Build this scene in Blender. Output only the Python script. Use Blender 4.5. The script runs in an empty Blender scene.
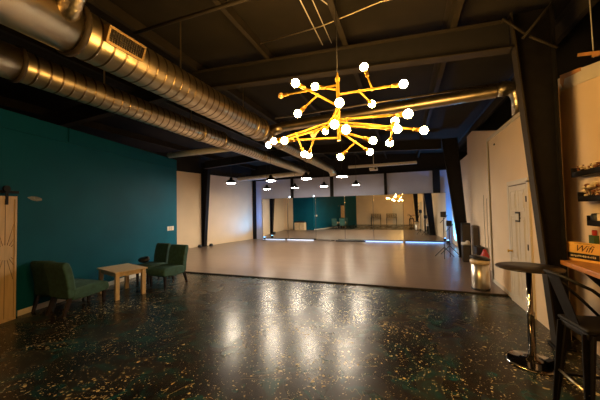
import bpy, bmesh, math, random
from mathutils import Vector, Matrix, Euler
random.seed(7)
C = bpy.context.scene.collection
PI = math.pi

# ------------------------------------------------------------------ materials
def new_mat(name):
    m = bpy.data.materials.new(name); m.use_nodes = True
    nt = m.node_tree; b = nt.nodes['Principled BSDF']
    return m, nt, b
def node(nt, t, **kw):
    n = nt.nodes.new(t)
    for k, v in kw.items(): setattr(n, k, v)
    return n
def coords(nt, scale=(1, 1, 1), rot=(0, 0, 0)):
    tc = node(nt, 'ShaderNodeTexCoord'); mp = node(nt, 'ShaderNodeMapping')
    mp.inputs['Scale'].default_value = scale; mp.inputs['Rotation'].default_value = rot
    nt.links.new(tc.outputs['Object'], mp.inputs['Vector'])
    return mp.outputs['Vector']
def ramp(nt, fac, stops):
    r = node(nt, 'ShaderNodeValToRGB'); e = r.color_ramp.elements
    while len(e) < len(stops): e.new(0.5)
    for i, (p, c) in enumerate(stops):
        e[i].position = p; e[i].color = (c[0], c[1], c[2], 1)
    nt.links.new(fac, r.inputs['Fac']); return r.outputs['Color']
def mixc(nt, fac, a, b, mode='MIX'):
    n = node(nt, 'ShaderNodeMix', data_type='RGBA', blend_type=mode)
    for s, v in ((0, fac), (6, a), (7, b)):
        if hasattr(v, 'links'): nt.links.new(v, n.inputs[s])
        else: n.inputs[s].default_value = v if s == 0 else (*v, 1)
    return n.outputs[2]
def mathn(nt, op, a, b=None):
    n = node(nt, 'ShaderNodeMath', operation=op)
    for i, v in enumerate((a, b)):
        if v is None: continue
        if hasattr(v, 'links'): nt.links.new(v, n.inputs[i])
        else: n.inputs[i].default_value = v
    return n.outputs[0]
def mat(name, col, rough=0.5, metal=0.0, var=0.12, scale=6.0, bump=0.0, stretch=(1, 1, 1), rvar=0.0, coat=0.0, spec=0.5):
    m, nt, b = new_mat(name)
    v = coords(nt, stretch)
    nz = node(nt, 'ShaderNodeTexNoise'); nz.inputs['Scale'].default_value = scale; nz.inputs['Detail'].default_value = 5
    nt.links.new(v, nz.inputs['Vector'])
    lo = [c * (1 - var) for c in col]; hi = [min(1, c * (1 + var)) for c in col]
    nt.links.new(ramp(nt, nz.outputs['Fac'], [(0.3, lo), (0.7, hi)]), b.inputs['Base Color'])
    b.inputs['Roughness'].default_value = rough; b.inputs['Metallic'].default_value = metal
    if rvar:
        r = ramp(nt, nz.outputs['Fac'], [(0.3, [rough - rvar] * 3), (0.7, [rough + rvar] * 3)])
        nt.links.new(r, b.inputs['Roughness'])
    if bump:
        bp = node(nt, 'ShaderNodeBump'); bp.inputs['Strength'].default_value = bump; bp.inputs['Distance'].default_value = 0.01
        nt.links.new(nz.outputs['Fac'], bp.inputs['Height']); nt.links.new(bp.outputs['Normal'], b.inputs['Normal'])
    b.inputs['Specular IOR Level'].default_value = spec
    if coat: b.inputs['Coat Weight'].default_value = coat
    return m
def emit(name, col, s):
    m, nt, b = new_mat(name)
    b.inputs['Base Color'].default_value = (0.8, 0.8, 0.8, 1)
    b.inputs['Emission Color'].default_value = (*col, 1); b.inputs['Emission Strength'].default_value = s
    return m

def epoxy_floor():
    m, nt, b = new_mat('splattered dark epoxy')
    v = coords(nt)
    def noise(scale, detail=4, dist=0.0):
        n = node(nt, 'ShaderNodeTexNoise'); n.inputs['Scale'].default_value = scale
        n.inputs['Detail'].default_value = detail; n.inputs['Distortion'].default_value = dist
        nt.links.new(v, n.inputs['Vector']); return n
    n1 = noise(1.6, 6, 1.2)
    base = ramp(nt, n1.outputs['Fac'], [(0.35, (0.010, 0.007, 0.004)), (0.6, (0.022, 0.017, 0.011)), (0.75, (0.030, 0.030, 0.024))])
    n2 = noise(2.3, 7, 2.5)
    teal = ramp(nt, n2.outputs['Fac'], [(0.50, (0, 0, 0)), (0.68, (0.8, 0.8, 0.8))])
    col = mixc(nt, teal, base, (0.006, 0.055, 0.058))
    # splatter of cream and gold paint drops, three sizes
    clump = ramp(nt, noise(0.9, 3, 0.5).outputs['Fac'], [(0.32, (0.25,) * 3), (0.68, (1, 1, 1))])
    warp = noise(9, 3); 
    wv = node(nt, 'ShaderNodeVectorMath', operation='MULTIPLY_ADD')
    nt.links.new(warp.outputs['Color'], wv.inputs[0]); wv.inputs[1].default_value = (0.10, 0.10, 0.0); nt.links.new(v, wv.inputs[2])
    for sc, th, cc in ((13, 0.30, (0.46, 0.36, 0.18)), (26, 0.50, (0.52, 0.42, 0.22)), (52, 0.60, (0.42, 0.35, 0.20))):
        vo = node(nt, 'ShaderNodeTexVoronoi'); vo.inputs['Scale'].default_value = sc
        nt.links.new(wv.outputs[0], vo.inputs['Vector'])
        sep = node(nt, 'ShaderNodeSeparateColor'); nt.links.new(vo.outputs['Color'], sep.inputs[0])
        rnd = mathn(nt, 'MULTIPLY', mathn(nt, 'POWER', sep.outputs[0], 3.6), th)
        rnd = mathn(nt, 'MULTIPLY', rnd, clump)
        hit = mathn(nt, 'LESS_THAN', vo.outputs['Distance'], rnd)
        col = mixc(nt, hit, col, cc)
    # thin thrown streaks
    n3 = noise(1.1, 2, 3.5)
    d = mathn(nt, 'ABSOLUTE', mathn(nt, 'SUBTRACT', n3.outputs['Fac'], 0.5))
    line = mathn(nt, 'LESS_THAN', d, 0.003)
    gate = mathn(nt, 'GREATER_THAN', noise(3.1, 2).outputs['Fac'], 0.56)
    col = mixc(nt, mathn(nt, 'MULTIPLY', line, gate), col, (0.36, 0.28, 0.14))
    nt.links.new(col, b.inputs['Base Color'])
    r = ramp(nt, noise(1.5, 2, 1).outputs['Fac'], [(0.3, (0.245,) * 3), (0.7, (0.29,) * 3)]); b.inputs['Specular IOR Level'].default_value = 0.33
    nt.links.new(r, b.inputs['Roughness'])
    bp = node(nt, 'ShaderNodeBump'); bp.inputs['Strength'].default_value = 0.06; bp.inputs['Distance'].default_value = 0.004
    nt.links.new(noise(14, 5, 0.5).outputs['Fac'], bp.inputs['Height']); nt.links.new(bp.outputs['Normal'], b.inputs['Normal'])
    return m
def plank_floor():
    m, nt, b = new_mat('grey brown laminate planks')
    v = coords(nt)
    br = node(nt, 'ShaderNodeTexBrick'); br.offset = 0.37
    for k, x in (('Scale', 1.0), ('Brick Width', 1.25), ('Row Height', 0.19), ('Mortar Size', 0.003), ('Mortar Smooth', 0.2), ('Bias', 0.0)):
        br.inputs[k].default_value = x
    br.inputs['Color1'].default_value = (0.175, 0.120, 0.085, 1); br.inputs['Color2'].default_value = (0.145, 0.098, 0.070, 1)
    br.inputs['Mortar'].default_value = (0.05, 0.035, 0.028, 1)
    nt.links.new(v, br.inputs['Vector'])
    v2 = coords(nt, (1.2, 14, 1))
    n = node(nt, 'ShaderNodeTexNoise'); n.inputs['Scale'].default_value = 2.0; n.inputs['Detail'].default_value = 6
    nt.links.new(v2, n.inputs['Vector'])
    g = ramp(nt, n.outputs['Fac'], [(0.3, (0.82, 0.82, 0.82)), (0.7, (1.12, 1.1, 1.08))])
    nt.links.new(mixc(nt, 1.0, br.outputs['Color'], g, 'MULTIPLY'), b.inputs['Base Color'])
    nt.links.new(ramp(nt, n.outputs['Fac'], [(0.3, (0.275,) * 3), (0.7, (0.285,) * 3)]), b.inputs['Roughness'])
    return m

MT = dict(
    epoxy=epoxy_floor(), planks=plank_floor(),
    teal=mat('teal wall paint', (0.001, 0.075, 0.122), 0.6, var=0.10, scale=1.5, bump=0.15, spec=0.12),
    beige=mat('warm white wall paint', (0.80, 0.62, 0.42), 0.6, var=0.05, scale=1.2, bump=0.08),
    backwhite=mat('white back wall paint with blue light tint', (0.48, 0.51, 0.70), 0.6, var=0.05, scale=1.0),  # blue LED glow on the white back wall is mixed into this colour
    white=mat('white satin paint', (0.68, 0.61, 0.50), 0.4, var=0.03),
    black=mat('black painted steel', (0.008, 0.007, 0.007), 0.65, var=0.3, scale=9, bump=0.1, spec=0.2),
    roof=mat('dark roof deck', (0.013, 0.0095, 0.005), 0.95, var=0.35, scale=2.0, bump=0.5),
    beam=mat('dark brown steel beam', (0.021, 0.015, 0.008), 0.75, var=0.3, scale=5),
    darkwall=mat('dark upper wall', (0.008, 0.007, 0.008), 0.8, var=0.3),
    steel=mat('galvanised duct steel', (0.70, 0.58, 0.38), 0.34, 1.0, var=0.10, scale=5, stretch=(1, .8, 1), rvar=.05),
    foil=mat('crumpled foil', (0.75, 0.66, 0.48), 0.28, 1.0, var=0.2, scale=22, bump=1.0),
    ductwhite=mat('pale duct wrap', (0.80, 0.76, 0.68), 0.6, var=0.06),
    brass=mat('golden brass', (0.62, 0.39, 0.045), 0.42, 0.5, var=0.08),
    socket=mat('aged brass socket', (0.55, 0.30, 0.06), 0.35, 0.9, var=0.15, scale=30),
    bulb=emit('glowing warm bulb', (1.0, 0.56, 0.16), 104.0),
    deadbulb=mat('unlit amber bulb', (0.55, 0.33, 0.12), 0.12, var=0.1, coat=1.0),
    pend=emit('cool pendant diffuser', (1.0, 0.84, 0.64), 145.0),
    chrome=mat('polished chrome', (0.42, 0.39, 0.36), 0.08, 1.0, var=0.04),
    stainless=mat('brushed stainless', (0.78, 0.72, 0.62), 0.33, 1.0, var=0.12, scale=8, stretch=(6, 6, .3)),
    gun=mat('dark gunmetal', (0.006, 0.005, 0.005), 0.6, 0.0, var=0.2, scale=12, spec=0.3),
    tabletop=mat('dark bar table top', (0.018, 0.013, 0.010), 0.42, var=0.25, scale=10),
    velvet=mat('dark green velvet', (0.036, 0.100, 0.080), 0.85, var=0.25, scale=14, bump=0.3),
    velvet2=mat('deep green velvet', (0.028, 0.078, 0.063), 0.85, var=0.25, scale=14, bump=0.3),
    darkwood=mat('espresso wood', (0.018, 0.010, 0.007), 0.35, var=0.3, scale=20, stretch=(1, 1, .2)),
    pine=mat('pale pine', (0.66, 0.50, 0.30), 0.45, var=0.13, scale=7, stretch=(1, 8, 1), bump=0.1),
    pinev=mat('pale pine upright', (0.66, 0.50, 0.30), 0.45, var=0.13, scale=7, stretch=(8, 8, 1), bump=0.1),
    barn=mat('blond barn door wood', (0.58, 0.41, 0.22), 0.5, var=0.12, scale=4, stretch=(6, 6, .6), bump=0.1),
    groove=mat('carved groove', (0.16, 0.10, 0.05), 0.7, var=0.2),
    counter=mat('orange oak counter', (0.46, 0.19, 0.045), 0.35, var=0.25, scale=5, stretch=(10, 1, 10), bump=0.05),
    ply=mat('raw plywood edge', (0.50, 0.24, 0.07), 0.7, var=0.2, scale=10),
    plastic=mat('white plastic', (0.70, 0.66, 0.58), 0.35, var=0.03),
    blackplastic=mat('black plastic', (0.014, 0.014, 0.015), 0.4, var=0.2),
    greybox=mat('grey brown speaker cloth', (0.10, 0.08, 0.065), 0.7, var=0.2),
    red=mat('red plastic', (0.45, 0.025, 0.02), 0.4, var=0.1),
    green=mat('green card', (0.06, 0.12, 0.035), 0.6, var=0.1),
    yellow=mat('yellow orange board', (0.85, 0.50, 0.13), 0.5, var=0.12, scale=9),
    brown=mat('brown ink', (0.10, 0.025, 0.01), 0.6), 
    petal=mat('cream dried petals', (0.75, 0.62, 0.42), 0.8, var=0.2, scale=40),
    petalb=mat('brown dried petals', (0.22, 0.085, 0.035), 0.8, var=0.3, scale=40),
    ledblue=emit('blue led strip', (0.06, 0.35, 1.0), 0.9),
    ledpale=emit('pale blue led strip', (0.25, 0.50, 0.9), 0.45),
    ledlens=emit('blue lamp lens', (0.1, 0.4, 1.0), 8.0),
    spark=emit('cool white lamp lens', (0.7, 0.9, 1.0), 10.0),
    grille=mat('dark grille', (0.05, 0.035, 0.02), 0.6),
    ventframe=mat('warm metal vent frame', (0.42, 0.28, 0.12), 0.4, 0.6),
)
def seamed():
    m = MT['steel'].copy(); m.name = 'spiral seamed steel'; nt = m.node_tree; b = nt.nodes['Principled BSDF']
    tc = node(nt, 'ShaderNodeTexCoord'); sx = node(nt, 'ShaderNodeSeparateXYZ'); nt.links.new(tc.outputs['Object'], sx.inputs[0])
    fr = mathn(nt, 'FRACT', mathn(nt, 'DIVIDE', mathn(nt, 'SUBTRACT', sx.outputs[1], 1.84), 0.14))
    src = b.inputs['Base Color'].links[0].from_socket
    nt.links.new(mixc(nt, mathn(nt, 'LESS_THAN', fr, 0.16), src, (0.25, 0.18, 0.10)), b.inputs['Base Color']); return m
MT['seamed'] = seamed()
def mirror_mat():
    m, nt, b = new_mat('mirror glass'); b.inputs['Metallic'].default_value = 1; b.inputs['Roughness'].default_value = 0.012
    n = node(nt, 'ShaderNodeTexNoise'); n.inputs['Scale'].default_value = 0.8
    nt.links.new(coords(nt), n.inputs['Vector'])
    nt.links.new(ramp(nt, n.outputs['Fac'], [(0.3, (0.84, 0.86, 0.84)), (0.7, (0.88, 0.90, 0.89))]), b.inputs['Base Color'])
    return m
MT['mirror'] = mirror_mat()

# ------------------------------------------------------------------ mesh helper
class MB:
    def __init__(s): s.bm = bmesh.new(); s.smooth = []
    def box(s, c, d, rot=None, taper=None):
        x, y, z = [k / 2 for k in d]; R = Euler(rot).to_matrix() if rot else Matrix.Identity(3)
        vs = []
        for dz in (-1, 1):
            t = taper if (taper and dz < 0) else 1
            for dx, dy in ((-1, -1), (1, -1), (1, 1), (-1, 1)):
                vs.append(s.bm.verts.new(Vector(c) + R @ Vector((dx * x * t, dy * y * t, dz * z))))
        for f in ((3, 2, 1, 0), (4, 5, 6, 7), (0, 1, 5, 4), (1, 2, 6, 5), (2, 3, 7, 6), (3, 0, 4, 7)):
            s.bm.faces.new([vs[i] for i in f])
        return s
    def prism(s, pts, vec):           # polygon (3D points) pushed along vec
        a = [s.bm.verts.new(Vector(p)) for p in pts]; b = [s.bm.verts.new(Vector(p) + Vector(vec)) for p in pts]
        s.bm.faces.new(a[::-1]); s.bm.faces.new(b); n = len(a)
        for i in range(n): s.bm.faces.new([a[i], a[(i + 1) % n], b[(i + 1) % n], b[i]])
        return s
    def tube(s, pts, r, seg=12, cap=True):
        P = [Vector(p) for p in pts]; n = len(P)
        rs = r if isinstance(r, (list, tuple)) else [r] * n
        rings = []; up = None
        for i in range(n):
            t = (P[min(i + 1, n - 1)] - P[max(i - 1, 0)]).normalized()
            if up is None:
                up = Vector((0, 0, 1)) if abs(t.z) < 0.9 else Vector((1, 0, 0))
            u = t.cross(up)
            if u.length < 1e-4: u = t.cross(Vector((0, 1, 0.1)))
            u.normalize(); w = u.cross(t).normalized(); up = w
            rings.append([s.bm.verts.new(P[i] + rs[i] * (math.cos(2 * PI * k / seg) * u + math.sin(2 * PI * k / seg) * w)) for k in range(seg)])
        for a, b in zip(rings, rings[1:]):
            for k in range(seg):
                f = s.bm.faces.new([a[k], a[(k + 1) % seg], b[(k + 1) % seg], b[k]]); f.smooth = True
        if cap:
            s.bm.faces.new(rings[0]); s.bm.faces.new(rings[-1][::-1])
        return s
    def lathe(s, prof, c=(0, 0, 0), seg=32):   # profile (r, z) around z
        rings = []
        for r, z in prof:
            rings.append([s.bm.verts.new((c[0] + max(r, 1e-4) * math.cos(2 * PI * k / seg), c[1] + max(r, 1e-4) * math.sin(2 * PI * k / seg), c[2] + z)) for k in range(seg)])
        for a, b in zip(rings, rings[1:]):
            for k in range(seg):
                f = s.bm.faces.new([a[k], a[(k + 1) % seg], b[(k + 1) % seg], b[k]]); f.smooth = True
        s.bm.faces.new(rings[0][::-1]); s.bm.faces.new(rings[-1])
        return s
    def ball(s, c, r, seg=16, sc=(1, 1, 1)):
        m = Matrix.Translation(c) @ Matrix.Diagonal((*[r * k for k in sc], 1))
        g = bmesh.ops.create_uvsphere(s.bm, u_segments=seg, v_segments=max(6, seg // 2), radius=1, matrix=m)
        for v in g['verts']:
            for f in v.link_faces: f.smooth = True
        return s
    def build(s, name, m, parent=None, bevel=0, seg=2, smooth=False, sub=0):
        bmesh.ops.recalc_face_normals(s.bm, faces=s.bm.faces)
        if smooth:
            for f in s.bm.faces: f.smooth = True
        me = bpy.data.meshes.new(name); s.bm.to_mesh(me); s.bm.free()
        o = bpy.data.objects.new(name, me); C.objects.link(o)
        me.materials.append(MT[m] if isinstance(m, str) else m)
        if parent: o.parent = parent
        if bevel:
            b = o.modifiers.new('bevel', 'BEVEL'); b.width = bevel; b.segments = seg; b.limit_method = 'ANGLE'; b.angle_limit = 0.6
        if sub:
            b = o.modifiers.new('sub', 'SUBSURF'); b.levels = sub; b.render_levels = sub
        return o
def tag(o, label=None, cat=None, group=None, kind=None):
    if label: o['label'] = label
    if cat: o['category'] = cat
    if group: o['group'] = group
    if kind: o['kind'] = kind
    return o
def thing(name, label, cat, loc=(0, 0, 0), rz=0, group=None):
    o = bpy.data.objects.new(name, None); C.objects.link(o); o.empty_display_size = 0.1
    o.location = loc; o.rotation_euler = (0, 0, rz); return tag(o, label, cat, group)
def struct(mb, name, m, parent=None, **k):
    o = mb.build(name, m, parent, **k)
    if not parent: o['kind'] = 'structure'
    return o
def dup(root, loc, rz, label, group=None):
    r = root.copy(); C.objects.link(r); r.location = loc; r.rotation_euler = (0, 0, rz); r['label'] = label
    if group: r['group'] = group
    for ch in list(root.children):
        c = ch.copy(); C.objects.link(c); c.parent = r
        for g in ch.children:
            d = g.copy(); C.objects.link(d); d.parent = c
    return r
def lerp(a, b, t): return tuple(x + (y - x) * t for x, y in zip(a, b))
def slab(A, B, z0, z1, th, side=1):     # vertical wall from A to B, thickness to one side
    d = Vector((B[0] - A[0], B[1] - A[1], 0)).normalized(); n = Vector((-d.y, d.x, 0)) * th * side
    return [(A[0], A[1], z0), (B[0], B[1], z0), (B[0], B[1], z1), (A[0], A[1], z1)], n
def wall(name, A, B, z0, z1, th, side, m, **k):
    p, n = slab(A, B, z0, z1, th, side); mb = MB(); mb.prism(p, n); return struct(mb, name, m, **k)

RIDGE = -3.7
def roofz(x, z0): return z0 - 0.053 * abs(x - RIDGE)

# ------------------------------------------------------------------ setting
FZ = 0.03
struct(MB().box((-3.0, 2.2, -0.05), (16.4, 8.4, 0.1)), 'floor', 'epoxy')
struct(MB().box((-3.1, 10.7, -0.035), (15.6, 8.6, 0.13)), 'floor_dance', 'planks')
struct(MB().box((-2.65, 6.388, 0.012), (8.9, 0.024, 0.036)), 'trim_1', 'beam')
# roof deck, two slopes
mb = MB()
for xa, xb in ((-11, RIDGE), (RIDGE, 4.2)):
    mb.prism([(xa, -2, roofz(xa, 4.56)), (xb, -2, roofz(xb, 4.56)), (xb, -2, roofz(xb, 4.64)), (xa, -2, roofz(xa, 4.64))], (0, 17.4, 0))
struct(mb, 'ceiling', 'roof')
# teal box on the left
TA = (-5.28, -1.3); T1 = (-6.15, 2.84); T2 = (-7.13, 7.45)
TA = (T1[0] + (T2[0] - T1[0]) * (-1.3 - 2.84) / (7.45 - 2.84), -1.3)
wall('wall_left', TA, T2, 0, 3.44, 0.15, 1, 'teal')
wall('wall_left_end', (T2[0] - .12, T2[1] - .01), (-8.95, 7.44), 0, 3.44, 0.15, 1, 'teal')
wall('wall_left_corner', (-8.95, 7.46), (-10.3, 7.46), 0, 3.50, 0.15, 1, 'beige')
dT = Vector((T2[0] - TA[0], T2[1] - TA[1], 0)).normalized(); nT = Vector((dT.y, -dT.x, 0))   # nT points into the room
def onT(y, off=0.0):
    t = (y - TA[1]) / dT.y; return Vector((TA[0], TA[1], 0)) + dT * t + nT * off
def tslab(name, y0, y1, z0, z1, m, off=0.0, th=0.02, **k):
    a, b = onT(y0, off), onT(y1, off)
    mb = MB(); mb.prism([(a.x, a.y, z0), (b.x, b.y, z0), (b.x, b.y, z1), (a.x, a.y, z1)], nT * th); return mb, k
mb, _ = tslab('', 2.86, 7.44, 0, 0.095, 'white', 0, 0.016); struct(mb, 'baseboard_left', 'white', bevel=.004)
mb, _ = tslab('', -1.0, 7.43, 3.13, 3.155, 'teal', 0, 0.02); struct(mb, 'trim_2', 'teal')
mb, _ = tslab('', 3.72, 3.75, 3.155, 3.44, 'teal', 0, 0.02); struct(mb, 'trim_3', 'teal')
# far left wall
wall('wall_far_left', (-9.95, 7.3), (-8.38, 14.85), 0, 3.52, 0.12, 1, 'beige')
wall('wall_far_left_upper', (-10.05, 7.3), (-8.48, 14.85), 3.5, 4.5, 0.12, 1, 'darkwall')
# back wall
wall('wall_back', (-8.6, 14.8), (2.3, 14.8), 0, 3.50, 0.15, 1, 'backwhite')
wall('wall_back_upper', (-9.0, 14.83), (4.0, 14.83), 3.44, 4.6, 0.15, 1, 'darkwall')
# far right wall
mb = MB(); mb.prism([(2.05, 7.0, 0), (2.05, 14.85, 0), (2.05, 14.85, 3.45), (2.05, 10.9, 3.45), (2.05, 10.85, 4.05), (2.05, 10.1, 4.05), (2.05, 7.6, 3.42), (2.05, 7.0, 3.3)], (0.1, 0, 0))
struct(mb, 'wall_far_right', 'beige')
# door wall and its return
mb = MB(); mb.prism([(1.80, 4.55, 0), (1.80, 7.40, 0), (1.80, 7.40, 3.20), (1.80, 4.55, 3.22)], (0.12, 0, 0)); struct(mb, 'wall_right', 'beige')
struct(MB().box((1.93, 7.36, 1.6), (0.26, 0.08, 3.2)), 'wall_right_return', 'beige')
struct(MB().box((1.793, 7.40, 1.6), (0.03, 0.035, 3.2)), 'trim_4', 'plastic')
struct(MB().box((1.79, 5.95, 3.17), (0.03, 2.9, 0.07)), 'trim_5', 'white')
struct(MB().box((1.79, 6.74, 0.06), (0.014, 1.20, 0.09)), 'baseboard_right', 'white')
# near right wall (shelves) with raw edge board on top
mb = MB(); mb.prism([(2.0, 4.80, 0), (2.0, -1.3, 0), (2.0, -1.3, 2.9), (2.0, 3.9, 3.21), (2.0, 4.80, 3.41)], (0.12, 0, 0)); struct(mb, 'wall_near_right', 'beige')
mb = MB(); mb.prism([(1.985, 4.66, 3.20), (1.985, 3.3, 2.96), (1.985, 3.3, 3.06), (1.985, 3.9, 3.22), (1.985, 4.66, 3.40)], (0.015, 0, 0)); struct(mb, 'trim_6', 'white')
mb = MB(); mb.prism([(1.98, 4.66, 3.30), (1.98, 4.60, 3.22), (1.98, 4.56, 3.32), (1.98, 4.2, 3.26), (1.98, 4.2, 3.30), (1.98, 4.66, 3.41)], (0.02, 0, 0)); struct(mb, 'trim_7', 'ply')
struct(MB().box((1.96, 4.84, 1.6), (0.30, 0.06, 3.2)), 'wall_jog', 'beige')
wall('wall_outer_right', (3.9, -1.3), (3.9, 14.9), 0, 4.6, 0.1, -1, 'darkwall')
# wall behind the camera (seen in the mirrors)
wall('wall_front', (-6.2, -1.2), (2.1, -1.2), 0, 4.4, 0.12, -1, 'beige')
wall('wall_front_upper', (-11, -1.35), (4.0, -1.35), 3.0, 4.7, 0.12, -1, 'darkwall')

# purlins
k = 8
for x in (-9.7, -8.2, -6.7, -5.2, -3.62, -2.12, -0.80, 0.66, 2.1, 3.5):
    z = roofz(x, 4.34); mb = MB()
    mb.box((x, 6.8, z + .105), (0.008, 17, 0.20)); mb.box((x + .035, 6.8, z + .004), (0.07, 17, 0.008)); mb.box((x - .035, 6.8, z + .205), (0.07, 17, 0.008))
    struct(mb, 'trim_%d' % k, 'beam'); k += 1

# steel frames : tapered I columns and rafters
def i_column(name, label, y, xin_b, xin_t, xout_b, xout_t, zt, fw, m='black'):
    t = thing(name, label, 'column', ((xin_b + xout_b) / 2, y, 0)); ox = (xin_b + xout_b) / 2
    s = 1 if xout_b > xin_b else -1
    mb = MB(); mb.prism([(xin_b - ox, -.006, 0), (xout_b - ox, -.006, 0), (xout_t - ox, -.006, zt), (xin_t - ox, -.006, zt)], (0, .012, 0)); mb.build('web', m, t)
    for nm, a, b in (('inner_flange', xin_b, xin_t), ('outer_flange', xout_b, xout_t)):
        mb = MB(); mb.prism([(a - ox - .009, -fw / 2, 0), (a - ox + .009, -fw / 2, 0), (b - ox + .009, -fw / 2, zt), (b - ox - .009, -fw / 2, zt)], (0, fw, 0))
        mb.build(nm, 'beam' if (nm == 'inner_flange' and m == 'black' and y < 5) else m, t)
    MB().box((0, 0, .01 + (FZ if y > 6.4 else 0)), (abs(xout_b - xin_b) + .08, fw + .06, .02)).build('base_plate', m, t)
    return t
i_column('steel_column', 'black tapered steel column standing between the bar table and the shelves', 4.30, 1.655, 1.345, 1.77, 1.765, 4.15, .15)
t = i_column('steel_column', 'black leaning tapered steel column beside the tripod stands, far right', 10.67, 1.69, 1.27, 1.97, 1.72, 4.02, .12)
t = i_column('steel_column', 'black tapered steel column against the far left beige wall', 11.2, -9.00, -8.72, -9.12, -9.12, 4.05, .22)
def rafter(label, y, xl, xr, zb_l, depth, haunchx=None):
    t = thing('roof_beam', label, 'roof beam', (0, y, 0))
    def zb(x): return 4.00 - .070 * (x + 2.99) if x > RIDGE and y < 5 else roofz(x, 3.98)
    xs = [xl, RIDGE, xr]
    def top(x): return roofz(x, 4.335)
    mb = MB(); mb.prism([(x, -.006, zb(x)) for x in xs] + [(x, -.006, top(x)) for x in xs[::-1]], (0, .012, 0)); mb.build('web', 'darkwall', t)
    mb = MB(); 
    for a, b in zip(xs, xs[1:]): mb.prism([(a, -.08, zb(a) - .008), (b, -.08, zb(b) - .008), (b, -.08, zb(b) + .008), (a, -.08, zb(a) + .008)], (0, .16, 0))
    mb.build('bottom_flange', 'beam', t)
    mb = MB()
    for a, b in zip(xs, xs[1:]): mb.prism([(a, -.08, top(a) - .014), (b, -.08, top(b) - .014), (b, -.08, top(b) - .002), (a, -.08, top(a) - .002)], (0, .16, 0))
    mb.build('top_flange', 'beam', t)
    return t
rafter('dark steel roof beam crossing above the chandelier', 4.30, -10.6, 1.335, 3.93, .4)
rafter('dark steel roof beam farther back, in front of the dance floor mirrors', 10.9, -8.75, 1.27, 3.9, .4)
# corner and back wall posts
for x, w, z0, lab in ((-8.28, .16, 0, 'black steel post in the far left corner of the room'), (-5.88, .13, 0, 'black post above the mirrors, second from the left corner'),
               (-3.60, .16, 0, 'black post above the mirrors next to the end of the large duct'), (-0.85, .13, 0, 'black post above the mirrors right of the middle'),
               (1.45, .30, 0, 'wide black post above the mirrors at the right end')):
    mb = MB(); z0 = max(z0, FZ)
    mb.box((0, 0, (3.5 - z0) / 2), (.012, .13, 3.5 - z0)); mb.box((0, -.066, (3.5 - z0) / 2), (w, .010, 3.5 - z0)); mb.box((0, .066, (3.5 - z0) / 2), (w, .010, 3.5 - z0))
    o = mb.build('steel_post', 'black'); o.location = (x, 14.725, z0); tag(o, lab, 'post')
struct(MB().box((-3.2, 14.74, 3.47), (10.9, .10, .07)), 'trim_30', 'black')
# braces round the near column head
for a, b, lab in (((1.24, 4.20, 4.07), (1.49, 4.20, 3.80), 'short dark brace angle left of the near column head'),
                  ((1.84, 4.14, 4.25), (1.42, 4.14, 3.74), 'long dark brace rod rising right across the near column head'),
                  ((1.51, 4.20, 3.78), (1.78, 4.20, 3.58), 'dark brace angle running down right across the near column')):
    tag(MB().tube([a, b], .016, 8).build('brace_rod', 'beam'), lab, 'brace')
tag(MB().tube([(2.02, 4.05, 4.2), (2.03, 4.05, 3.33)], .006, 6).build('hanging_cable', 'plastic'), 'thin pale cable hanging above the shelf wall, top right', 'cable')
mb = MB(); mb.box((1.99, 3.95, 3.34), (.06, .55, .035), rot=(.42, 0, 0)); mb.box((2.02, 3.80, 3.27), (.05, .45, .03), rot=(.30, 0, 0))
tag(mb.build('loose_lumber', 'ply'), 'loose wooden strips lying on top of the shelf wall', 'lumber')
# conduits and wires under the roof
for pts, r, m, lab in (
    ([(-3.35, 2.75, 4.12), (-1.1, 2.75, 4.10)], .022, 'beam', 'dark pipe crossing the roof just right of the duct vent'),
    ([(-1.95, 3.72, 4.20), (-1.0, 3.70, 4.22), (-.2, 3.55, 4.24), (1.1, 3.6, 4.2)], .007, 'steel', 'thin shiny conduit running crosswise above the roof beam'),
    ([(-1.12, 2.9, 4.26), (-1.12, 4.2, 4.26)], .008, 'plastic', 'left of two thin pale cables under the roof'),
    ([(-.98, 2.9, 4.26), (-.98, 4.2, 4.26)], .006, 'plastic', 'right of two thin pale cables under the roof'),
    ([(-1.0, 2.95, 4.22), (-.75, 3.45, 4.22)], .007, 'plastic', 'short pale cable slanting to the middle roof purlin'),
    ([(-3.0, 6.45, 4.02), (1.75, 6.30, 4.02)], .022, 'steel', 'thin shiny pipe running above the small crosswise duct')):
    tag(MB().tube(pts, r, 8).build('ceiling_conduit', m), lab, 'conduit')

# ------------------------------------------------------------------ ducts
def spiral(x, z, r, y0, y1, pitch=.14):
    pts = []; rs = []; y = y0
    while y < y1:
        for dy, rr in ((-.004, r), (0, r), (.006, r + .0045), (.012, r + .0045), (.018, r), (.022, r)):
            pts.append((x, y + dy, z)); rs.append(rr)
        y += pitch
    pts.append((x, y1, z)); rs.append(r)
    return MB().tube(pts, rs, 40)
def ring(x, z, r, y, w=.05, mat_='steel', parent=None):
    return MB().tube([(x, y - w / 2, z), (x, y - w / 2 + .003, z), (x, y + w / 2 - .003, z), (x, y + w / 2, z)], [r - .02, r, r, r - .02], 40).build('collar', mat_, parent)
X1, Z1, R1 = -3.10, 3.57, .243
d1 = spiral(X1, Z1, R1, 1.85, 5.75); d1 = d1.build('spiral_duct', 'seamed'); tag(d1, 'large round spiral duct with the vent grille, the upper of the two', 'duct')
MB().tube([(X1, -1.1, Z1), (X1, 1.84, Z1)], R1 + .006, 40).build('plain_duct_section', 'steel', d1)
ring(X1, Z1, R1 + .028, 1.84, .06, 'grille', d1); ring(X1, Z1, R1 + .018, 5.35, .05, 'steel', d1); ring(X1, Z1, R1 + .022, 5.76, .07, 'steel', d1)
MB().tube([(X1, 5.76, Z1), (X1, 6.0, Z1 - .06)], [R1, .16], 40).build('reducer', 'steel', d1)
spiral(X1, Z1 - .06, .155, 6.05, 12.4, .14).build('narrow_duct_section', 'seamed', d1)
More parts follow.
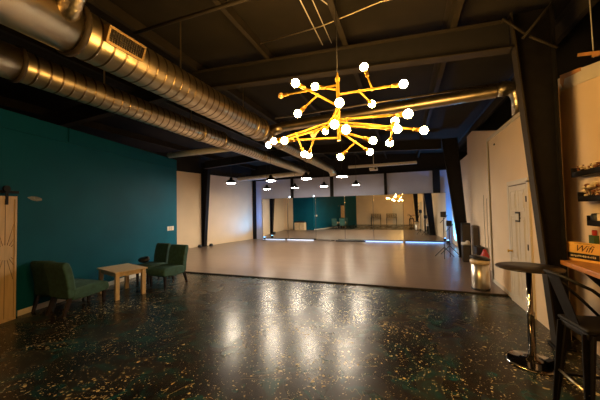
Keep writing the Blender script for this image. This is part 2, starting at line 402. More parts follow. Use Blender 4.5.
ring(X1, Z1 - .06, .175, 6.9, .05, 'steel', d1); ring(X1, Z1 - .06, .175, 9.3, .05, 'steel', d1)
MB().tube([(X1, 12.35, Z1 - .06), (X1, 12.6, Z1 - .08), (X1 + .05, 12.75, Z1 - .2), (X1 + .06, 12.78, Z1 - .34)], .155, 24).build('elbow', 'steel', d1)
# vent on duct 1
ang = math.radians(20)
M_ = Matrix.Translation((-2.87, 2.22, 3.575)) @ Euler((0, ang, 0)).to_matrix().to_4x4()
def lbox(mb, c, d): 
    vs0 = len(mb.bm.verts); mb.box(c, d); mb.bm.verts.ensure_lookup_table()
    for vv in mb.bm.verts[vs0:]: vv.co = M_ @ vv.co
mb = MB()
for c, d in (((0, 0, .075), (.15, .44, .022)), ((0, 0, -.075), (.15, .44, .022)), ((0, .21, 0), (.15, .022, .15)), ((0, -.21, 0), (.15, .022, .15))): lbox(mb, c, d)
vf = mb.build('vent_frame', 'ventframe', d1)
mb = MB(); lbox(mb, (-.0, 0, 0), (.03, .40, .13))
for i in range(15): lbox(mb, (.058, -.19 + i * .027, 0), (.012, .005, .13))
for i in range(5): lbox(mb, (.050, 0, -.05 + i * .025), (.012, .40, .004))
mb.build('grille', 'grille', vf)
# flexible elbow rising from the near part of the large duct
MB().tube([(-2.95, 1.67, 3.53), (-2.86, 1.67, 3.60), (-2.79, 1.66, 3.67), (-2.70, 1.64, 3.74), (-2.6, 1.60, 3.86), (-2.5, 1.5, 4.0)], [.085, .10, .088, .10, .088, .10], 24).build('foil_branch', 'foil', d1)
X2, Z2, R2 = -4.40, 3.54, .195
d2 = spiral(X2, Z2, R2, 1.99, 6.1).build('spiral_duct', 'seamed'); tag(d2, 'long round spiral duct beside the teal wall, the lower of the two', 'duct')
MB().tube([(X2, -1.1, Z2), (X2, 2.0, Z2)], R2 + .006, 40).build('plain_duct_section', 'steel', d2)
ring(X2, Z2, R2 + .026, 2.0, .05, 'grille', d2); ring(X2, Z2, R2 + .02, 5.3, .05, 'steel', d2); ring(X2, Z2, R2 + .02, 6.1, .06, 'steel', d2)
spiral(X2, Z2 - .02, .165, 6.05, 12.95, .14).build('narrow_duct_section', 'seamed', d2)
ring(X2, Z2 - .02, .185, 8.4, .05, 'steel', d2)
for i, (x, z, r, ys) in enumerate(((X1, Z1, R1, (3.2, 4.9)), (X2, Z2, R2, (3.0, 4.9)))):
    for y in ys:
        MB().box((x + .12, y, (z + r + roofz(x, 4.5)) / 2 + .0), (.004, .025, roofz(x, 4.5) - z - r + .09)).build('hanger_strap', 'steel', d1 if i == 0 else d2)
o = MB().tube([(X2 - .1, 6.9, 3.50), (-6.9, 6.9, 3.49)], .085, 24).build('branch_duct', 'ductwhite', d2)
o = MB().tube([(X2 - .1, 12.6, 3.42), (-8.2, 12.9, 3.36)], .11, 24).build('branch_duct', 'ductwhite', d2)
# crosswise duct
mb = MB(); pts = []; rs = []
n = 44
for i in range(n + 1):
    t_ = i / n; p = lerp((X1 + .38, 6.20, 3.70), (1.66, 6.20, 3.84), t_)
    pts += [p, (p[0] + .012, p[1], p[2])]; rs += [.112, .117]
dx = mb.tube(pts, rs, 28).build('spiral_duct', 'steel'); tag(dx, 'slim crosswise spiral duct running behind the chandelier to the right wall', 'duct')
MB().tube([(1.66, 6.2, 3.84), (1.74, 6.2, 3.86), (1.80, 6.2, 3.87), (1.90, 6.2, 3.86), (1.98, 6.2, 3.78), (2.0, 6.2, 3.65), (2.0, 6.2, 3.35)], [.10, .13, .145, .13, .11, .09, .09], 20).build('foil_elbow', 'foil', dx)
MB().tube([(X1 + .10, 6.2, 3.63), (X1 + .42, 6.2, 3.69)], [.14, .11], 28).build('tee_collar', 'steel', d1)

# ------------------------------------------------------------------ chandelier
ch = thing('branching_chandelier', 'golden branching chandelier with many glowing globe bulbs hanging in the middle', 'chandelier', (-.61, 2.85, 2.39))
O = Vector((-.61, 2.85, 2.39))
def L(p): return tuple(Vector(p) - O)
MB().tube([L((-.61, 2.85, 2.40)), L((-.61, 2.85, 3.02))], .017, 14).build('stem', 'brass', ch)
MB().lathe([(.0, 0), (.026, 0), (.026, .03), (.012, .05), (.008, .09)], L((-.61, 2.85, 3.02)), 16).build('stem_cap', 'brass', ch)
MB().tube([L((-.61, 2.85, 3.08)), L((-.61, 2.85, roofz(-.61, 4.54)))], .004, 6).build('cable', 'blackplastic', ch)
Bp = {1: (-0.925, 2.450, 2.889), 2: (-0.839, 2.800, 2.983), 3: (-0.332, 2.800, 3.092), 4: (0.027, 2.750, 2.839), 5: (-0.303, 3.200, 2.858),
      6: (-0.501, 2.400, 2.618), 7: (-0.999, 2.700, 2.688), 8: (-1.316, 3.000, 3.038), 9: (-0.572, 2.500, 2.467), 10: (-0.459, 2.450, 2.394),
      11: (0.052, 2.500, 2.478), 12: (-0.065, 3.100, 2.608), 13: (-0.039, 2.800, 2.441), 14: (0.203, 3.000, 2.452), 15: (-0.125, 3.100, 2.382),
      16: (-0.284, 3.000, 2.401), 17: (-0.350, 3.300, 2.344), 18: (-0.672, 3.200, 2.296), 19: (-1.638, 3.300, 2.550), 20: (-1.463, 3.100, 2.540),
      21: (-1.195, 2.800, 2.450), 22: (-1.150, 3.300, 2.390), 23: (-1.024, 3.100, 2.331), 24: (-0.896, 3.400, 2.667), 25: (-0.991, 3.200, 2.591)}
S = lambda z: (-.61, 2.85, z)
def socket_bulb(arm, i, frm):
    p = Vector(L(Bp[i])); a = Vector(L(frm)); d = (p - a).normalized(); rb = .038 if i not in (24, 25, 8) else .036
    s0 = p - d * (rb + .075)
    MB().tube([s0, s0 + d * .01, s0 + d * .05, p - d * (rb * .8)], [.010, .019, .021, .017], 12).build('socket', 'socket', arm)
    MB().ball(p, rb, 20).build('bulb', 'deadbulb' if i in (8, 25) else 'bulb', arm)
    return s0
def arm(frm, i, branches=()):
    e = Vector(Bp[i]); d = (e - Vector(frm)).normalized()
    mb = MB().tube([L(frm), L(tuple(e - d * .10))], .0115, 10)
    for t_, j in branches:
        q = Vector(frm).lerp(e, t_); dj = (Vector(Bp[j]) - q).normalized()
        mb.tube([L(tuple(q)), L(tuple(Vector(Bp[j]) - dj * .10))], .0095, 10); mb.ball(L(tuple(q)), .018, 10)
    a = mb.build('arm', 'brass', ch)
    socket_bulb(a, i, frm)
    for t_, j in branches: socket_bulb(a, j, tuple(Vector(frm).lerp(e, t_)))
arm(S(2.98), 8)
arm(S(2.76), 1, [(.50, 7)])
arm(S(2.93), 2)
arm(S(2.88), 4, [(.55, 3), (.35, 5)])
arm(S(2.80), 6)
arm(S(2.72), 9)
arm(S(2.62), 11, [(.15, 10)])
arm(S(2.60), 14, [(.62, 12)])
arm(S(2.56), 13, [(.92, 15)])
arm(S(2.62), 20, [(.62, 22)])
arm(S(2.43), 21, [(.45, 23)])
arm(S(2.58), 19)
arm(S(2.50), 17, [(.5, 18)])
arm(S(2.50), 16)
arm(S(2.75), 24); arm(S(2.68), 25)

# ------------------------------------------------------------------ pendants
def pendant(loc, label):
    t = thing('pendant_lamp', label, 'pendant lamp', loc, 0, 'pendant lamps over the dance floor')
    MB().lathe([(.195, 0), (.19, .012), (.13, .085), (.06, .12), (.05, .18), (.03, .20), (.0, .20)], (0, 0, 0), 32).build('lamp_shade', 'gun', t)
    MB().lathe([(.0, -.022), (.08, -.020), (.13, -.014), (.155, -.003), (.155, .0), (.0, .0)], (0, 0, 0), 32).build('diffuser', 'pend', t)
    MB().tube([(0, 0, .16), (0, 0, roofz(loc[0], 4.5) - loc[2])], .006, 6).build('cord', 'blackplastic', t)
    return t
near = [(-5.70, 2.68, 'leftmost pendant lamp, by the far left wall, black dome with glowing underside'), (-4.15, 2.68, 'second pendant lamp from the left in the nearer row'),
        (-2.90, 2.68, 'third pendant lamp from the left in the nearer row, under the duct'), (-1.75, 2.68, 'rightmost pendant lamp of the nearer row')]
for x, z, lab in near: pendant((x, 8.5, z), lab)
for x, lab in ((-6.07, 'leftmost pendant lamp of the farther row, above the mirrored corner'), (-4.65, 'second pendant lamp from the left in the farther row'),
               (-3.28, 'third pendant lamp from the left in the farther row'), (-1.88, 'rightmost pendant lamp of the farther row')):
    pendant((x, 12.0, 2.70), lab)
# ceiling fan blades behind leftmost lamp are omitted: the photograph only shows a thin dark bar
tag(MB().tube([(-6.35, 8.6, 3.0), (-5.0, 8.6, 3.02)], .012, 8).build('hanging_rail', 'black'), 'thin dark rail hanging behind the leftmost pendant lamp', 'rail')
# screen housing and projector
sc = thing('projector_screen', 'long white rolled-up screen housing hanging under the roof above the mirrors', 'screen', (-.85, 12.2, 3.50))
MB().box((0, 0, 0), (2.75, .12, .11)).build('housing', 'plastic', sc, bevel=.02)
for x in (-1.2, 1.2): MB().tube([(x, 0, .05), (x, 0, .9)], .006, 6).build('hanger', 'black', sc)
pj = thing('projector', 'small white projector hanging under the long screen housing', 'projector', (-1.05, 11.0, 3.13))
MB().box((0, 0, .05), (.30, .26, .10)).build('body', 'plastic', pj, bevel=.02)
MB().tube([(0.08, -.12, .05), (0.08, -.145, .05)], .035, 16).build('lens', 'blackplastic', pj)
MB().tube([(0, 0, .1), (0, 0, 1.15)], .012, 8).build('mount_pole', 'plastic', pj)

# ------------------------------------------------------------------ mirrors
edges = [-7.72, -6.12, -4.50, -2.92, -1.48, -.06, 1.82]
tilt = [-.030, -.018, -.018, -.015, -.010, .036]
names = ['leftmost mirror panel reflecting the pale far left wall', 'second mirror panel from the left reflecting a wooden box', 'third mirror panel from the left reflecting teal wall and the blond door',
         'fourth mirror panel from the left, where reflected teal meets beige wall', 'fifth mirror panel from the left reflecting beige wall and part of the chandelier', 'rightmost mirror panel reflecting the black columns']
for i in range(6):
    a, b = edges[i], edges[i + 1]; w = b - a - .012
    t = thing('mirror_panel', names[i], 'mirror', ((a + b) / 2, 14.58, .07), tilt[i])
    MB().box((0, .03, 1.145), (w, .02, 2.29)).build('backing', 'black', t)
    MB().box((0, .018, 1.145), (w, .004, 2.28)).build('glass', 'mirror', t)
    MB().box((-w / 2 + .007, .012, 1.145), (.014, .012, 2.28)).build('edge_strip', 'chrome', t)
# light bars along the foot of the mirrors
for a, b, m, lab in ((-7.6, -6.2, 'ledpale', 'pale blue glowing light bar at the mirror foot, leftmost'), (-6.1, -4.55, 'ledpale', 'pale blue glowing light bar at the mirror foot, second from left'),
                 (-1.95, -.10, 'ledblue', 'blue glowing light bar at the mirror foot left of the right seam'), (.0, 1.7, 'ledblue', 'bright blue glowing light bar at the foot of the rightmost mirror')):
    t = thing('light_bar', lab, 'light bar', ((a + b) / 2, 14.40, FZ))
    MB().box((0, .03, .035), (b - a, .05, .07)).build('housing', 'blackplastic', t)
    MB().box((0, .0, .035), (b - a - .02, .012, .055)).build('lens_strip', m, t)
tag(MB().box((-2.6, 14.34, FZ + .03), (1.5, .10, .06)).build('cable_cover', 'blackplastic', bevel=.015), 'long flat black bar lying on the floor before the middle mirrors', 'bar')
def uplight(loc, rz, label, power, aim):
    t = thing('uplight', label, 'floor lamp', loc, rz)
    MB().box((0, 0, .02), (.16, .12, .03)).build('base', 'blackplastic', t)
    MB().tube([(0, 0, .06), (0, 0, .18)], [.06, .07], 20).build('can', 'blackplastic', t)
    MB().tube([(0, 0, .181), (0, 0, .184)], .06, 20).build('lens', 'ledlens', t)
    ld = bpy.data.lights.new('uplight_beam', 'SPOT'); ld.energy = power; ld.color = (.03, .36, 1.0); ld.spot_size = 2.4; ld.spot_blend = .8; ld.shadow_soft_size = .05
    lo = bpy.data.objects.new('uplight_beam', ld); C.objects.link(lo); lo.parent = t; lo.location = (0, 0, .2)
    lo.rotation_euler = Vector(aim).to_track_quat('-Z', 'Y').to_euler()
uplight((-7.35, 14.15, FZ), 0, 'small black can uplight shining blue in the far left corner', 100, (-.7, -.5, 1.6))
uplight((1.80, 14.15, FZ), 0, 'small black can uplight shining blue at the right end of the mirrors', 170, (.35, -.3, .9))
for x, lab in ((-5.95, 'small bright cool lamp clipped to the mirror top, left one'), (-4.55, 'small bright cool lamp clipped to the mirror top, right one')):
    t = thing('clip_lamp', lab, 'clip lamp', (x, 14.585, 2.375))
    MB().tube([(0, 0, 0), (0, -.06, .03)], .03, 12).build('housing', 'blackplastic', t)
    MB().ball((0, -.075, .035), .026, 12).build('lens', 'spark', t)

# ------------------------------------------------------------------ green chairs
def parsons(m):
    t = thing('parsons_chair', '', 'chair', (0, 0, 0), 0, 'green chairs along the teal wall')
    # local: faces -Y, back at +Y
    mb = MB(); side = [(-.31, .27), (-.325, .34), (-.31, .43), (-.24, .465), (0, .475), (.20, .455), (.22, .25), (0, .24)]
    mb.prism([(-.26, y, z) for y, z in side], (.52, 0, 0)); mb.build('seat', m, t, bevel=.035, seg=4, smooth=False)
    mb = MB(); fr = [(.165, .30), (.165, .47), (.185, .65), (.215, .82), (.25, .93), (.295, .955), (.335, .93), (.335, .86), (.30, .70), (.275, .50), (.265, .30)]
    mb.prism([(-.255, y, z) for y, z in fr], (.51, 0, 0)); mb.build('backrest', m, t, bevel=.022, seg=3)
    for sx in (-1, 1):
        MB().box((sx * .215, -.255, .15), (.05, .05, .31), taper=.65).build('leg', 'darkwood', t)
        MB().prism([(sx * .215 - .022, .19, .31), (sx * .215 - .022, .245, .31), (sx * .215 - .022, .315, 0), (sx * .215 - .022, .285, 0)], (.044, 0, 0)).build('leg', 'darkwood', t)
    t.scale = (1, 1.15, .94)
    return t
c1 = parsons('velvet'); c1.location = (-5.55, 3.45, 0); c1.rotation_euler = (0, 0, PI + .06); c1.scale = (.90, 1.26, .94)
c1['label'] = 'dark green velvet chair nearest the camera, back turned, left of the side table'
cw = parsons('velvet2'); cw.location = (-6.025, 3.44, 0); cw.rotation_euler = (0, 0, PI + .20); cw.scale = (.86, 1.12, .94)
cw['label'] = 'dark green chair by the teal wall, mostly hidden behind the nearest green chair'
c3 = dup(c1, (-5.28, 5.25, 0), -.05, 'dark green velvet chair right of the side table, on the open floor side'); c3.scale = (1, 1.15, .94)
dup(cw, (-5.95, 5.42, 0), -.05, 'dark green chair right of the side table, between the teal wall and another chair')
bag = MB().ball((0, 0, .07), .15, 16, (1.0, .8, .5)).ball((.06, .02, .12), .08, 12, (1, .7, .5)).build('bag', 'blackplastic'); bag.location = (-6.02, 5.22, .475)
tag(bag, 'small black bag lying on the seat of the chair by the teal wall', 'bag')
# side table
st = thing('side_table', 'pale pine side table between the green chairs', 'table', (-5.63, 4.345, 0), -.27)
MB().box((0, 0, .535), (.90, .62, .028)).build('table_top', 'pine', st, bevel=.004)
mb = MB()
for sx, sy, w, d in ((0, -.255, .72, .02), (0, .255, .72, .02), (-.375, 0, .02, .46), (.375, 0, .02, .46)): mb.box((sx, sy, .482), (w, d, .078))
mb.build('apron', 'pine', st)
for sx in (-1, 1):
    for sy in (-1, 1): MB().box((sx * .385, sy * .25, .261), (.072, .072, .521)).build('leg', 'pinev', st, bevel=.003)
# switch plate
sw = onT(7.10, .0)
t = thing('light_switch', 'white three gang light switch at the right end of the teal wall', 'light switch', (sw.x, sw.y, 1.18), math.atan2(dT.y, dT.x))
MB().box((0, -.004, 0), (.34, .008, .135)).build('plate', 'plastic', t, bevel=.003)
for i in (-1, 0, 1): MB().box((i * .10, -.012, 0), (.06, .012, .09)).build('rocker', 'white', t)
for i in (-.5, .5): MB().box((i * .10, -.010, 0), (.018, .006, .12)).build('gap', 'gun', t)
# flakes of peeled paint
for y, z, w, h, lab in ((2.75, 2.09, .35, .05, 'upper left pale peeled patch on the teal wall'), (3.12, 1.99, .30, .11, 'pale peeled patch on the teal wall above the barn door edge')):
    mb = MB(); a = onT(y, 0); n = 9
    pts = []
    for i in range(n):
        th = 2 * PI * i / n; rr = random.uniform(.6, 1.0)
        q = a + dT * (math.cos(th) * w / 2 * rr); pts.append((q.x, q.y, z + math.sin(th) * h / 2 * rr))
    mb.prism(pts, nT * .002); o = mb.build('paint_patch', mat('scuffed paint %s' % z, (.16, .16, .12), .6, var=.6, scale=25)); tag(o, lab, 'paint patch')
# barn door with sunburst
A = onT(1.95, .05); ang = math.atan2(dT.y, dT.x)
bd = thing('barn_door', 'blond sliding wooden door with a carved sunburst at the left edge', 'door', (A.x, A.y, 0), ang)
W, H_ = .84, 2.0
MB().box((W / 2, -.02, H_ / 2 + .01), (W, .035, H_)).build('door_panel', 'barn', bd)
mb = MB()
for x in (.0, W - .03): mb.box((x + .015, -.042, H_ / 2 + .01), (.03, .012, H_))
for z in (.0, H_ - .04): mb.box((W / 2, -.042, z + .02), (W, .012, .04))
mb.build('door_frame', 'barn', bd)
mb = MB(); cx, cz = W - .16, 1.10
for i in range(24):
    th = 2 * PI * i / 24; r0 = .12; dx_, dz_ = math.cos(th), math.sin(th)
    rm = 1.5
    for lim, comp in ((W - .04 - cx, dx_), (cx - .04, -dx_), (H_ - .05 - cz, dz_), (cz - .05, -dz_)):
        if comp > 1e-6: rm = min(rm, lim / comp)
    if rm > r0 + .02: mb.tube([(cx + dx_ * r0, -.038, cz + dz_ * r0), (cx + dx_ * rm, -.038, cz + dz_ * rm)], .0035, 6)
mb.build('sunburst_carving', 'groove', bd)
for x in (.12, W - .15):
    mb = MB(); mb.box((x, -.046, H_ + .02), (.045, .008, .30)); mb.tube([(x, -.055, H_ + .13), (x, -.025, H_ + .13)], .05, 20)
    mb.build('hanger_strap', 'black', bd)
A2 = onT(1.2, .03)
rl = thing('door_rail', 'black steel rail carrying the blond sliding door', 'rail', (A2.x, A2.y, 2.05), ang)
MB().box((.82, -.035, .03), (1.66, .012, .045)).build('rail', 'black', rl)
for x in (.2, .85, 1.5): MB().tube([(x, -.03, .03), (x, .02, .03)], .014, 10).build('standoff', 'black', rl)

# ------------------------------------------------------------------ right side: door_1
d = thing('door_1', None, None, (1.80, 5.70, 0)); d['kind'] = 'structure'
MB().box((-.012, 0, 1.02), (.030, .76, 2.03)).build('door_slab', 'white', d)
mb = MB()
for y in (-.18, .18):
    for z, h in ((1.78, .34), (1.15, .74), (.42, .56)):
        for sy, sz, dy, dz in ((0, 1, .24, .014), (0, -1, .24, .014), (1, 0, .014, 1), (-1, 0, .014, 1)):
            mb.box((-.028, y + sy * .12, z + sz * h / 2), (.008, dy, dz if dz < 1 else h))
        mb.box((-.028, y, z), (.010, .17, h - .09))
mb.build('panel_moulding', 'white', d, bevel=.003)
mb = MB()
for y in (-.43, .43): mb.box((-.014, y, 1.04), (.028, .075, 2.08))
mb.box((-.014, 0, 2.09), (.028, .935, .075)); mb.build('casing', 'white', d)
MB().box((-.022, 0, 2.043), (.012, .78, .012)).build('head_gap', 'groove', d)
kn = MB().tube([(-.027, .32, .90), (-.045, .32, .90), (-.07, .32, .90), (-.095, .32, .90), (-.10, .32, .90)], [.030, .012, .012, .030, .022], 16).build('knob', 'brass', d)
for z in (.3, 1.05, 1.80): MB().box((-.030, -.385, z), (.012, .03, .09)).build('hinge', 'gun', d)
MB().box((-.034, -.02, 1.51), (.02, .20, .17)).build('notice_box', 'gun', d, bevel=.01)
MB().box((-.046, -.02, 1.51), (.006, .14, .11)).build('notice_card', 'plastic', d)
tag(MB().box((1.793, 6.9, 2.98), (.015, .05, .03)).build('wall_hook', 'gun'), 'tiny dark hook high on the wall left of the white door', 'hook')

# bar table
bt = thing('bar_table', 'round dark topped bar table on a chrome pedestal', 'table', (1.255, 3.79, 0))
MB().lathe([(0, 0), (.28, 0), (.30, .006), (.303, .012), (.30, .018), (.0, .02)], (0, 0, 1.01), 56).build('table_top', 'tabletop', bt)
MB().lathe([(0, 0), (.245, 0), (.25, .012), (.22, .022), (.12, .036), (.055, .055), (.045, .08), (0, .08)], (0, 0, 0), 56).build('base', 'chrome', bt)
MB().lathe([(0, 0), (.036, 0), (.033, .42), (.038, .425), (.038, .46), (.027, .47), (.027, .93), (0, .93)], (0, 0, .075), 28).build('pole', 'chrome', bt)
MB().lathe([(0, 0), (.045, 0), (.13, .012), (.13, .018), (0, .018)], (0, 0, .992), 28).build('top_bracket', 'gun', bt)

# bar stool, curved tube back
bs = thing('bar_stool', 'black metal bar stool with a curved low back, at the right edge', 'stool', (1.395, 2.90, 0), -PI / 2 + .10)
# local: faces +Y (towards the counter after rotation -> +X), back at -Y
mb = MB(); mb.box((0, 0, .755), (.36, .36, .03)); mb.build('seat', 'gun', bs, bevel=.025, seg=4)
mb = MB(); mb.box((0, 0, .715), (.34, .34, .05)); mb.build('seat_skirt', 'gun', bs, bevel=.015)
tops = {}; feet = {}
for sx in (-1, 1):
    for sy in (-1, 1):
        a = Vector((sx * .15, sy * .15, .73)); b = Vector((sx * .205, sy * .21, .0)); tops[sx, sy] = a; feet[sx, sy] = b
        mb = MB(); q = .045; q2 = .022
        mb.prism([a + Vector((-q, 0, 0)), a + Vector((q, 0, 0)), b + Vector((q2, 0, 0)), b + Vector((-q2, 0, 0))], (0, -sy * .012, 0))
        mb.prism([a + Vector((0, -q, 0)), a + Vector((0, q, 0)), b + Vector((0, q2, 0)), b + Vector((0, -q2, 0))], (-sx * .012, 0, 0))
        mb.build('leg', 'gun', bs)
for (p, q, z) in (((-1, -1), (1, -1), .30), ((-1, 1), (1, 1), .22), ((-1, -1), (-1, 1), .26), ((1, -1), (1, 1), .26)):
    f = z / .73; a = feet[p].lerp(tops[p], f); b = feet[q].lerp(tops[q], f); MB().tube([a, b], .010, 10).build('footrest', 'steel' if z == .30 else 'gun', bs)
arc = [(-.18, .12, .76), (-.225, .03, .88), (-.24, -.08, 1.0), (-.235, -.17, 1.08), (-.20, -.235, 1.115), (-.12, -.28, 1.145), (0, -.295, 1.15), (.12, -.28, 1.145), (.20, -.235, 1.115), (.235, -.17, 1.08), (.24, -.08, 1.0), (.225, .03, .88), (.18, .12, .76)]
MB().tube(arc, .012, 12).build('back_rail', 'gun', bs)
mb = MB(); mb.prism([(-.075, -.165, .76), (.075, -.165, .76), (.085, -.29, 1.145), (-.085, -.29, 1.145)], (0, .006, 0)); mb.build('back_splat', 'gun', bs)

# counter, sign, shelves
ct = thing('bar_counter', 'orange brown wooden counter ledge under the wall shelves', 'counter', (1.84, 2.6, 0))
mb = MB(); mb.prism([(-.14, 1.60, 1.0), (-.03, 1.61, 1.0), (-.03, 1.82, 1.0), (.155, 1.82, 1.0), (.155, -1.5, 1.0), (-.22, -1.5, 1.0)], (0, 0, .05)); mb.build('counter_top', 'counter', ct, bevel=.006)
for y in (-1.2, .2, 1.45):
    mb = MB(); mb.prism([(.155, y, 1.0), (-.05, y, 1.0), (.155, y, .78)], (0, .03, 0)); mb.build('bracket', 'black', ct)
sg = thing('counter_sign', 'small yellow wooden sign with brown handwriting on the counter', 'sign', (1.892, 4.13, 1.052), math.radians(-61.3))
MB().box((0, 0, .105), (.365, .02, .215)).build('board', 'yellow', sg, bevel=.004)
mb = MB(); mb.box((.0, -.013, .058), (.31, .008, .062)); st_ = mb.build('dark_strip', 'blackplastic', sg)
def text(s_, size, m, parent, loc, rot=(PI / 2, 0, 0), name='lettering', shear=0, ext=.001):
    cu = bpy.data.curves.new(name, 'FONT'); cu.body = s_; cu.size = size; cu.extrude = ext; cu.align_x = 'CENTER'; cu.align_y = 'CENTER'; cu.shear = shear
    tmp = bpy.data.objects.new('tmp', cu); C.objects.link(tmp); bpy.context.view_layer.update()
    me = bpy.data.meshes.new_from_object(tmp.evaluated_get(bpy.context.evaluated_depsgraph_get())); bpy.data.objects.remove(tmp)
    me.materials.clear(); me.materials.append(MT[m])
    o = bpy.data.objects.new(name, me); C.objects.link(o); o.parent = parent; o.location = loc; o.rotation_euler = rot; return o
text('Wifi', .105, 'brown', sg, (.0, -.0112, .142), shear=.45)
mb = MB(); random.seed(3)
for i in range(16): mb.box((-.12 + i * .016, -.0175, .058 + random.uniform(-.003, .003)), (.010, .002, random.uniform(.012, .024)))
mb.build('strip_marks', 'petal', st_)
mb = MB()
for i in range(14): mb.box((-.085 + i * .0130, -.0112, .199), (.008, .002, .005))
mb.build('small_marks', 'brown', sg)

def shelf(y1, y0, z, label):
    t = thing('wall_shelf', label, 'shelf', (2.0, y1, z))
    Lg = y1 - y0
    MB().box((-.06, -Lg / 2, .008), (.12, Lg, .016)).build('ledge', 'gun', t)
    MB().box((-.116, -Lg / 2, .035), (.008, Lg, .05)).build('lip', 'gun', t)
    MB().box((-.06, -.006, .055), (.12, .012, .11)).build('end_post', 'gun', t)
    return t
shelf(4.28, 2.4, 2.02, 'dark wall shelf, topmost of the three on the right wall')
shelf(4.17, 2.4, 1.73, 'dark wall shelf, middle of the three on the right wall')
shelf(4.02, 2.4, 1.465, 'dark wall shelf, lowest of the three on the right wall')
def bunch(loc, r, label, seed, dark):
    random.seed(seed); t = thing('dried_flowers', label, 'dried flowers', loc, 0, 'dried flower bunches on the wall shelves')
    a, b, c = MB(), MB(), MB()
    for i in range(26):
        x, y, z = random.uniform(-.35, .35) * r, random.uniform(-.85, .85) * r, random.uniform(.15, 1.3) * r
        z *= 1 - .35 * abs(y) / (1.2 * r)
        (a if random.random() < dark else b).ball((x, y, z), r * random.uniform(.10, .22), 8, (1, 1, .7))
        if i % 3 == 0: c.tube([(0, y * .3, 0), (x, y, z)], .003, 5)
    a.build('brown_flower_heads', 'petalb', t)['kind'] = 'stuff'; b.build('cream_flower_heads', 'petal', t)['kind'] = 'stuff'; c.build('stems', 'darkwood', t)
for y, z, r, dk, lab in ((4.17, 2.04, .085, .7, 'small brown dried flower bunch at the left end of the top shelf'), (4.00, 2.04, .078, .5, 'brown and cream dried flower bunch in the middle of the top shelf'),
                     (3.82, 2.04, .11, .6, 'tallest dried flower bunch of the top shelf, near the right edge'), (4.03, 1.75, .125, .55, 'large brown dried flower bunch on the middle shelf'),
                     (3.83, 1.75, .085, .6, 'small dried flower bunch on the middle shelf, near the right edge')):
    bunch((1.945, y, z), r * 1.12, lab, int(y * 100), dk)
bo = MB().lathe([(0, 0), (.045, 0), (.055, .02), (.058, .09), (.045, .115), (0, .12)], (0, 0, 0), 20).build('black_jar', 'blackplastic'); bo.location = (1.94, 3.95, 1.483); tag(bo, 'round black jar at the left end of the lowest shelf', 'jar')
blk = thing('number_block', 'white block showing a brown number 1 on the lowest shelf', 'block', (1.93, 3.80, 1.483), math.radians(-70))
MB().box((0, 0, .06), (.13, .05, .115)).build('block', 'petal', blk, bevel=.004)
text('1', .10, 'brown', blk, (0, -.0265, .06))
o = MB().box((0, 0, .15), (.045, .10, .30)).build('green_box', 'green', bevel=.004); o.location = (1.973, 4.105, 1.05); tag(o, 'tall dark green box standing on the counter behind the yellow sign', 'box')
o = MB().lathe([(0, 0), (.020, 0), (.022, .01), (.022, .05), (.018, .06), (0, .06)], (0, 0, 0), 18).build('red_tin', 'red'); o.location = (1.973, 4.09, 1.35); tag(o, 'small round red tin on top of the dark green box', 'tin')

# trash can
tc = thing('trash_can', 'round stainless steel trash can with a black tilted lid on the dance floor edge', 'trash can', (1.40, 6.66, FZ))
MB().lathe([(0, 0), (.165, 0), (.17, .035), (0, .035)], (0, 0, 0), 40).build('base_ring', 'blackplastic', tc)
MB().lathe([(0, 0), (.155, 0), (.16, .01), (.16, .49), (.0, .49)], (0, 0, .035), 40).build('body', 'stainless', tc)
MB().lathe([(0, 0), (.175, 0), (.18, .03), (.178, .07), (.15, .08), (0, .08)], (0, 0, .515), 40).build('rim', 'pine', tc)
li = MB().lathe([(0, 0), (.18, 0), (.18, .03), (.13, .055), (0, .06)], (0, 0, 0), 40).build('lid', 'blackplastic', tc); li.location = (0, 0, .605); li.rotation_euler = (0, .16, 0)
MB().box((0, -.19, .02), (.09, .06, .015)).build('pedal', 'blackplastic', tc)

# stands, speaker etc by the far column
def stand(loc, h, label, head):
    t = thing('tripod_stand', label, 'stand', loc)
    MB().tube([(0, 0, .12), (0, 0, h)], .013, 8).build('pole', 'blackplastic', t)
    for i in range(3):
        a = 2 * PI * i / 3 + .4; MB().tube([(0, 0, .34), (math.cos(a) * .33, math.sin(a) * .33, .01)], .011, 6).build('leg', 'blackplastic', t)
    MB().box((0, 0, h), (head, .10, head * 1.1)).build('lamp_head', 'blackplastic', t, bevel=.02)
    MB().tube([(-.10, 0, h - .28), (.12, -.05, h - .02)], .011, 6).build('boom', 'blackplastic', t)
stand((1.20, 10.45, FZ), 1.42, 'black tripod stand left of the far right column, nearer to the middle', .17)
stand((1.42, 10.9, FZ), 1.10, 'shorter black tripod stand right beside the far right column', .17)
def spk(loc, d, label, m, base=0):
    t = thing('speaker_cabinet', label, 'speaker', loc)
    MB().box((0, 0, d[2] / 2), d).build('cabinet', m, t, bevel=.015)
    MB().box((0, -d[1] / 2 - .006, d[2] / 2), (d[0] * .86, .012, d[2] * .9)).build('grille', 'grille', t)
spk((1.72, 9.85, FZ), (.20, .22, .50), 'short black speaker box at the foot of the far right column', 'blackplastic')
spk((1.80, 10.27, FZ), (.24, .26, 1.15), 'tall black speaker leaning by the far right column', 'blackplastic')
spk((1.95, 9.70, FZ), (.16, .18, 1.10), 'tall grey brown speaker against the far right wall', 'greybox')
o = MB().box((0, 0, .04), (.22, .18, .08)).ball((.05, 0, .10), .06, 10, (1, 1, .6)).build('crumpled_towel', 'plastic', smooth=True); o.location = (1.72, 9.85, .53); tag(o, 'white towel lying on the short black speaker box', 'towel')
o = MB().box((0, 0, .29), (.20, .34, .58)).box((0, 0, .59), (.10, .03, .03)).build('equipment_case', 'blackplastic', bevel=.015); o.location = (1.88, 8.95, FZ); tag(o, 'small black equipment case at the foot of the far right wall', 'case')
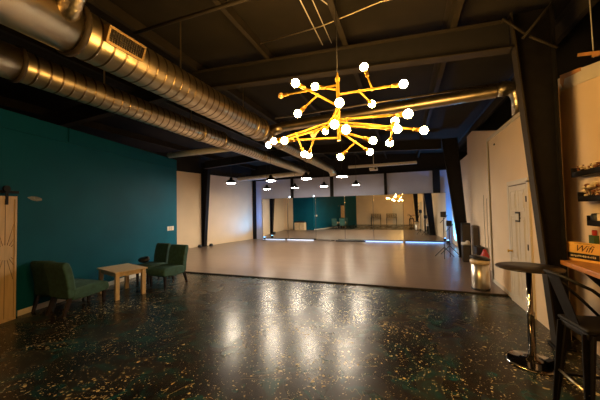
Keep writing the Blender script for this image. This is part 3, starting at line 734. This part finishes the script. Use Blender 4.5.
o = MB().lathe([(0, 0), (.09, 0), (.10, .03), (.10, .40), (.05, .50), (.03, .56), (0, .56)], (0, 0, 0), 20).build('red_container', 'red'); o.location = (1.90, 8.48, FZ); tag(o, 'red container standing right of the small black case', 'container')
for y, z, lab in ((9.0, 2.0, 'left of the two dark cables hanging down the far right wall'), (8.7, 1.9, 'right of the two dark cables hanging down the far right wall')):
    tag(MB().tube([(2.04, y, z), (2.04, y + .02, 1.2), (2.04, y - .02, .5), (2.0, y, .1)], .005, 6).build('wall_cable', 'greybox'), lab, 'cable')
# small things at the foot of the far left column
for x, y, s_, lab in ((-9.02, 10.85, .13, 'small black object left of the far left column foot'), (-8.78, 11.35, .12, 'small black object right of the far left column foot')):
    o = MB().lathe([(0, 0), (s_ * .7, 0), (s_ * .8, s_ * .4), (s_ * .5, s_ * .95), (0, s_)], (0, 0, 0), 16).build('floor_weight', 'blackplastic'); o.location = (x, y, FZ); tag(o, lab, 'weight')
# wooden box seen in the left mirrors
wb = thing('wooden_cabinet', 'small light wooden cabinet with a dark top seen in the left mirrors', 'cabinet', (-8.15, 7.85, FZ))
MB().box((0, 0, .32), (.85, .45, .62)).build('body', 'pine', wb, bevel=.01)
MB().box((0, 0, .68), (.75, .35, .10)).build('dark_top', 'blackplastic', wb, bevel=.01)
MB().box((0, .228, .33), (.02, .01, .52)).build('door_gap', 'groove', wb)
# bar height frames behind the camera, seen in the mirrors
for x, w, lab in ((-3.15, 1.15, 'dark metal high bench with slatted back, left one reflected in the mirror'), (-1.55, 1.0, 'dark metal high bench with slatted back, right one reflected in the mirror')):
    t = thing('high_bench', lab, 'bench', (x, -.75, 0))
    MB().box((0, 0, .72), (w, .34, .03)).build('seat', 'gun', t)
    for sx in (-1, 1):
        for sy in (-1, 1): MB().box((sx * (w / 2 - .03), sy * .15, .36), (.035, .035, .71)).build('leg', 'gun', t)
        MB().box((sx * (w / 2 - .03), -.15, .93), (.035, .035, .40)).build('back_post', 'gun', t)
    mb = MB()
    for i in range(3): mb.box((0, -.15, .85 + i * .12), (w, .02, .035))
    for i in range(5): mb.box((-w / 2 + .1 + i * (w - .2) / 4, -.15, .95), (.02, .02, .32))
    mb.build('backrest', 'gun', t)
t = thing('door_2', None, None, (-.95, -1.20, 0)); t['kind'] = 'structure'
MB().box((0, .015, 1.03), (.86, .03, 2.04)).build('door_slab', 'white', t)
mb = MB()
for x in (-.47, .47): mb.box((x, .02, 1.05), (.07, .04, 2.1))
mb.box((0, .02, 2.12), (1.01, .04, .07)); mb.build('casing', 'white', t)

# ------------------------------------------------------------------ light, world, camera
w = bpy.data.worlds.new('night'); bpy.context.scene.world = w; w.use_nodes = True
w.node_tree.nodes['Background'].inputs['Color'].default_value = (.5, .45, .4, 1); w.node_tree.nodes['Background'].inputs['Strength'].default_value = 0.02

cam = bpy.data.cameras.new('camera'); co = bpy.data.objects.new('camera', cam); C.objects.link(co)
cam.sensor_width = 36; cam.lens = 283 / 600 * 36; cam.clip_start = .05; cam.clip_end = 100
pitch, roll, yaw = math.radians(1.95), math.radians(1.1), math.radians(20.2)
fw = Vector((-math.sin(yaw) * math.cos(pitch), math.cos(yaw) * math.cos(pitch), math.sin(pitch)))
r0 = Vector((math.cos(yaw), math.sin(yaw), 0)); u0 = r0.cross(fw)
r = r0 * math.cos(roll) - u0 * math.sin(roll); u = u0 * math.cos(roll) + r0 * math.sin(roll)
co.matrix_world = Matrix(((r.x, u.x, -fw.x, 0), (r.y, u.y, -fw.y, 0), (r.z, u.z, -fw.z, 1.70), (0, 0, 0, 1)))
s = bpy.context.scene; s.camera = co
s.view_settings.view_transform = 'Standard'; s.view_settings.look = 'None'; s.view_settings.exposure = 1.0; s.view_settings.gamma = 1
s.view_settings.use_curve_mapping = False
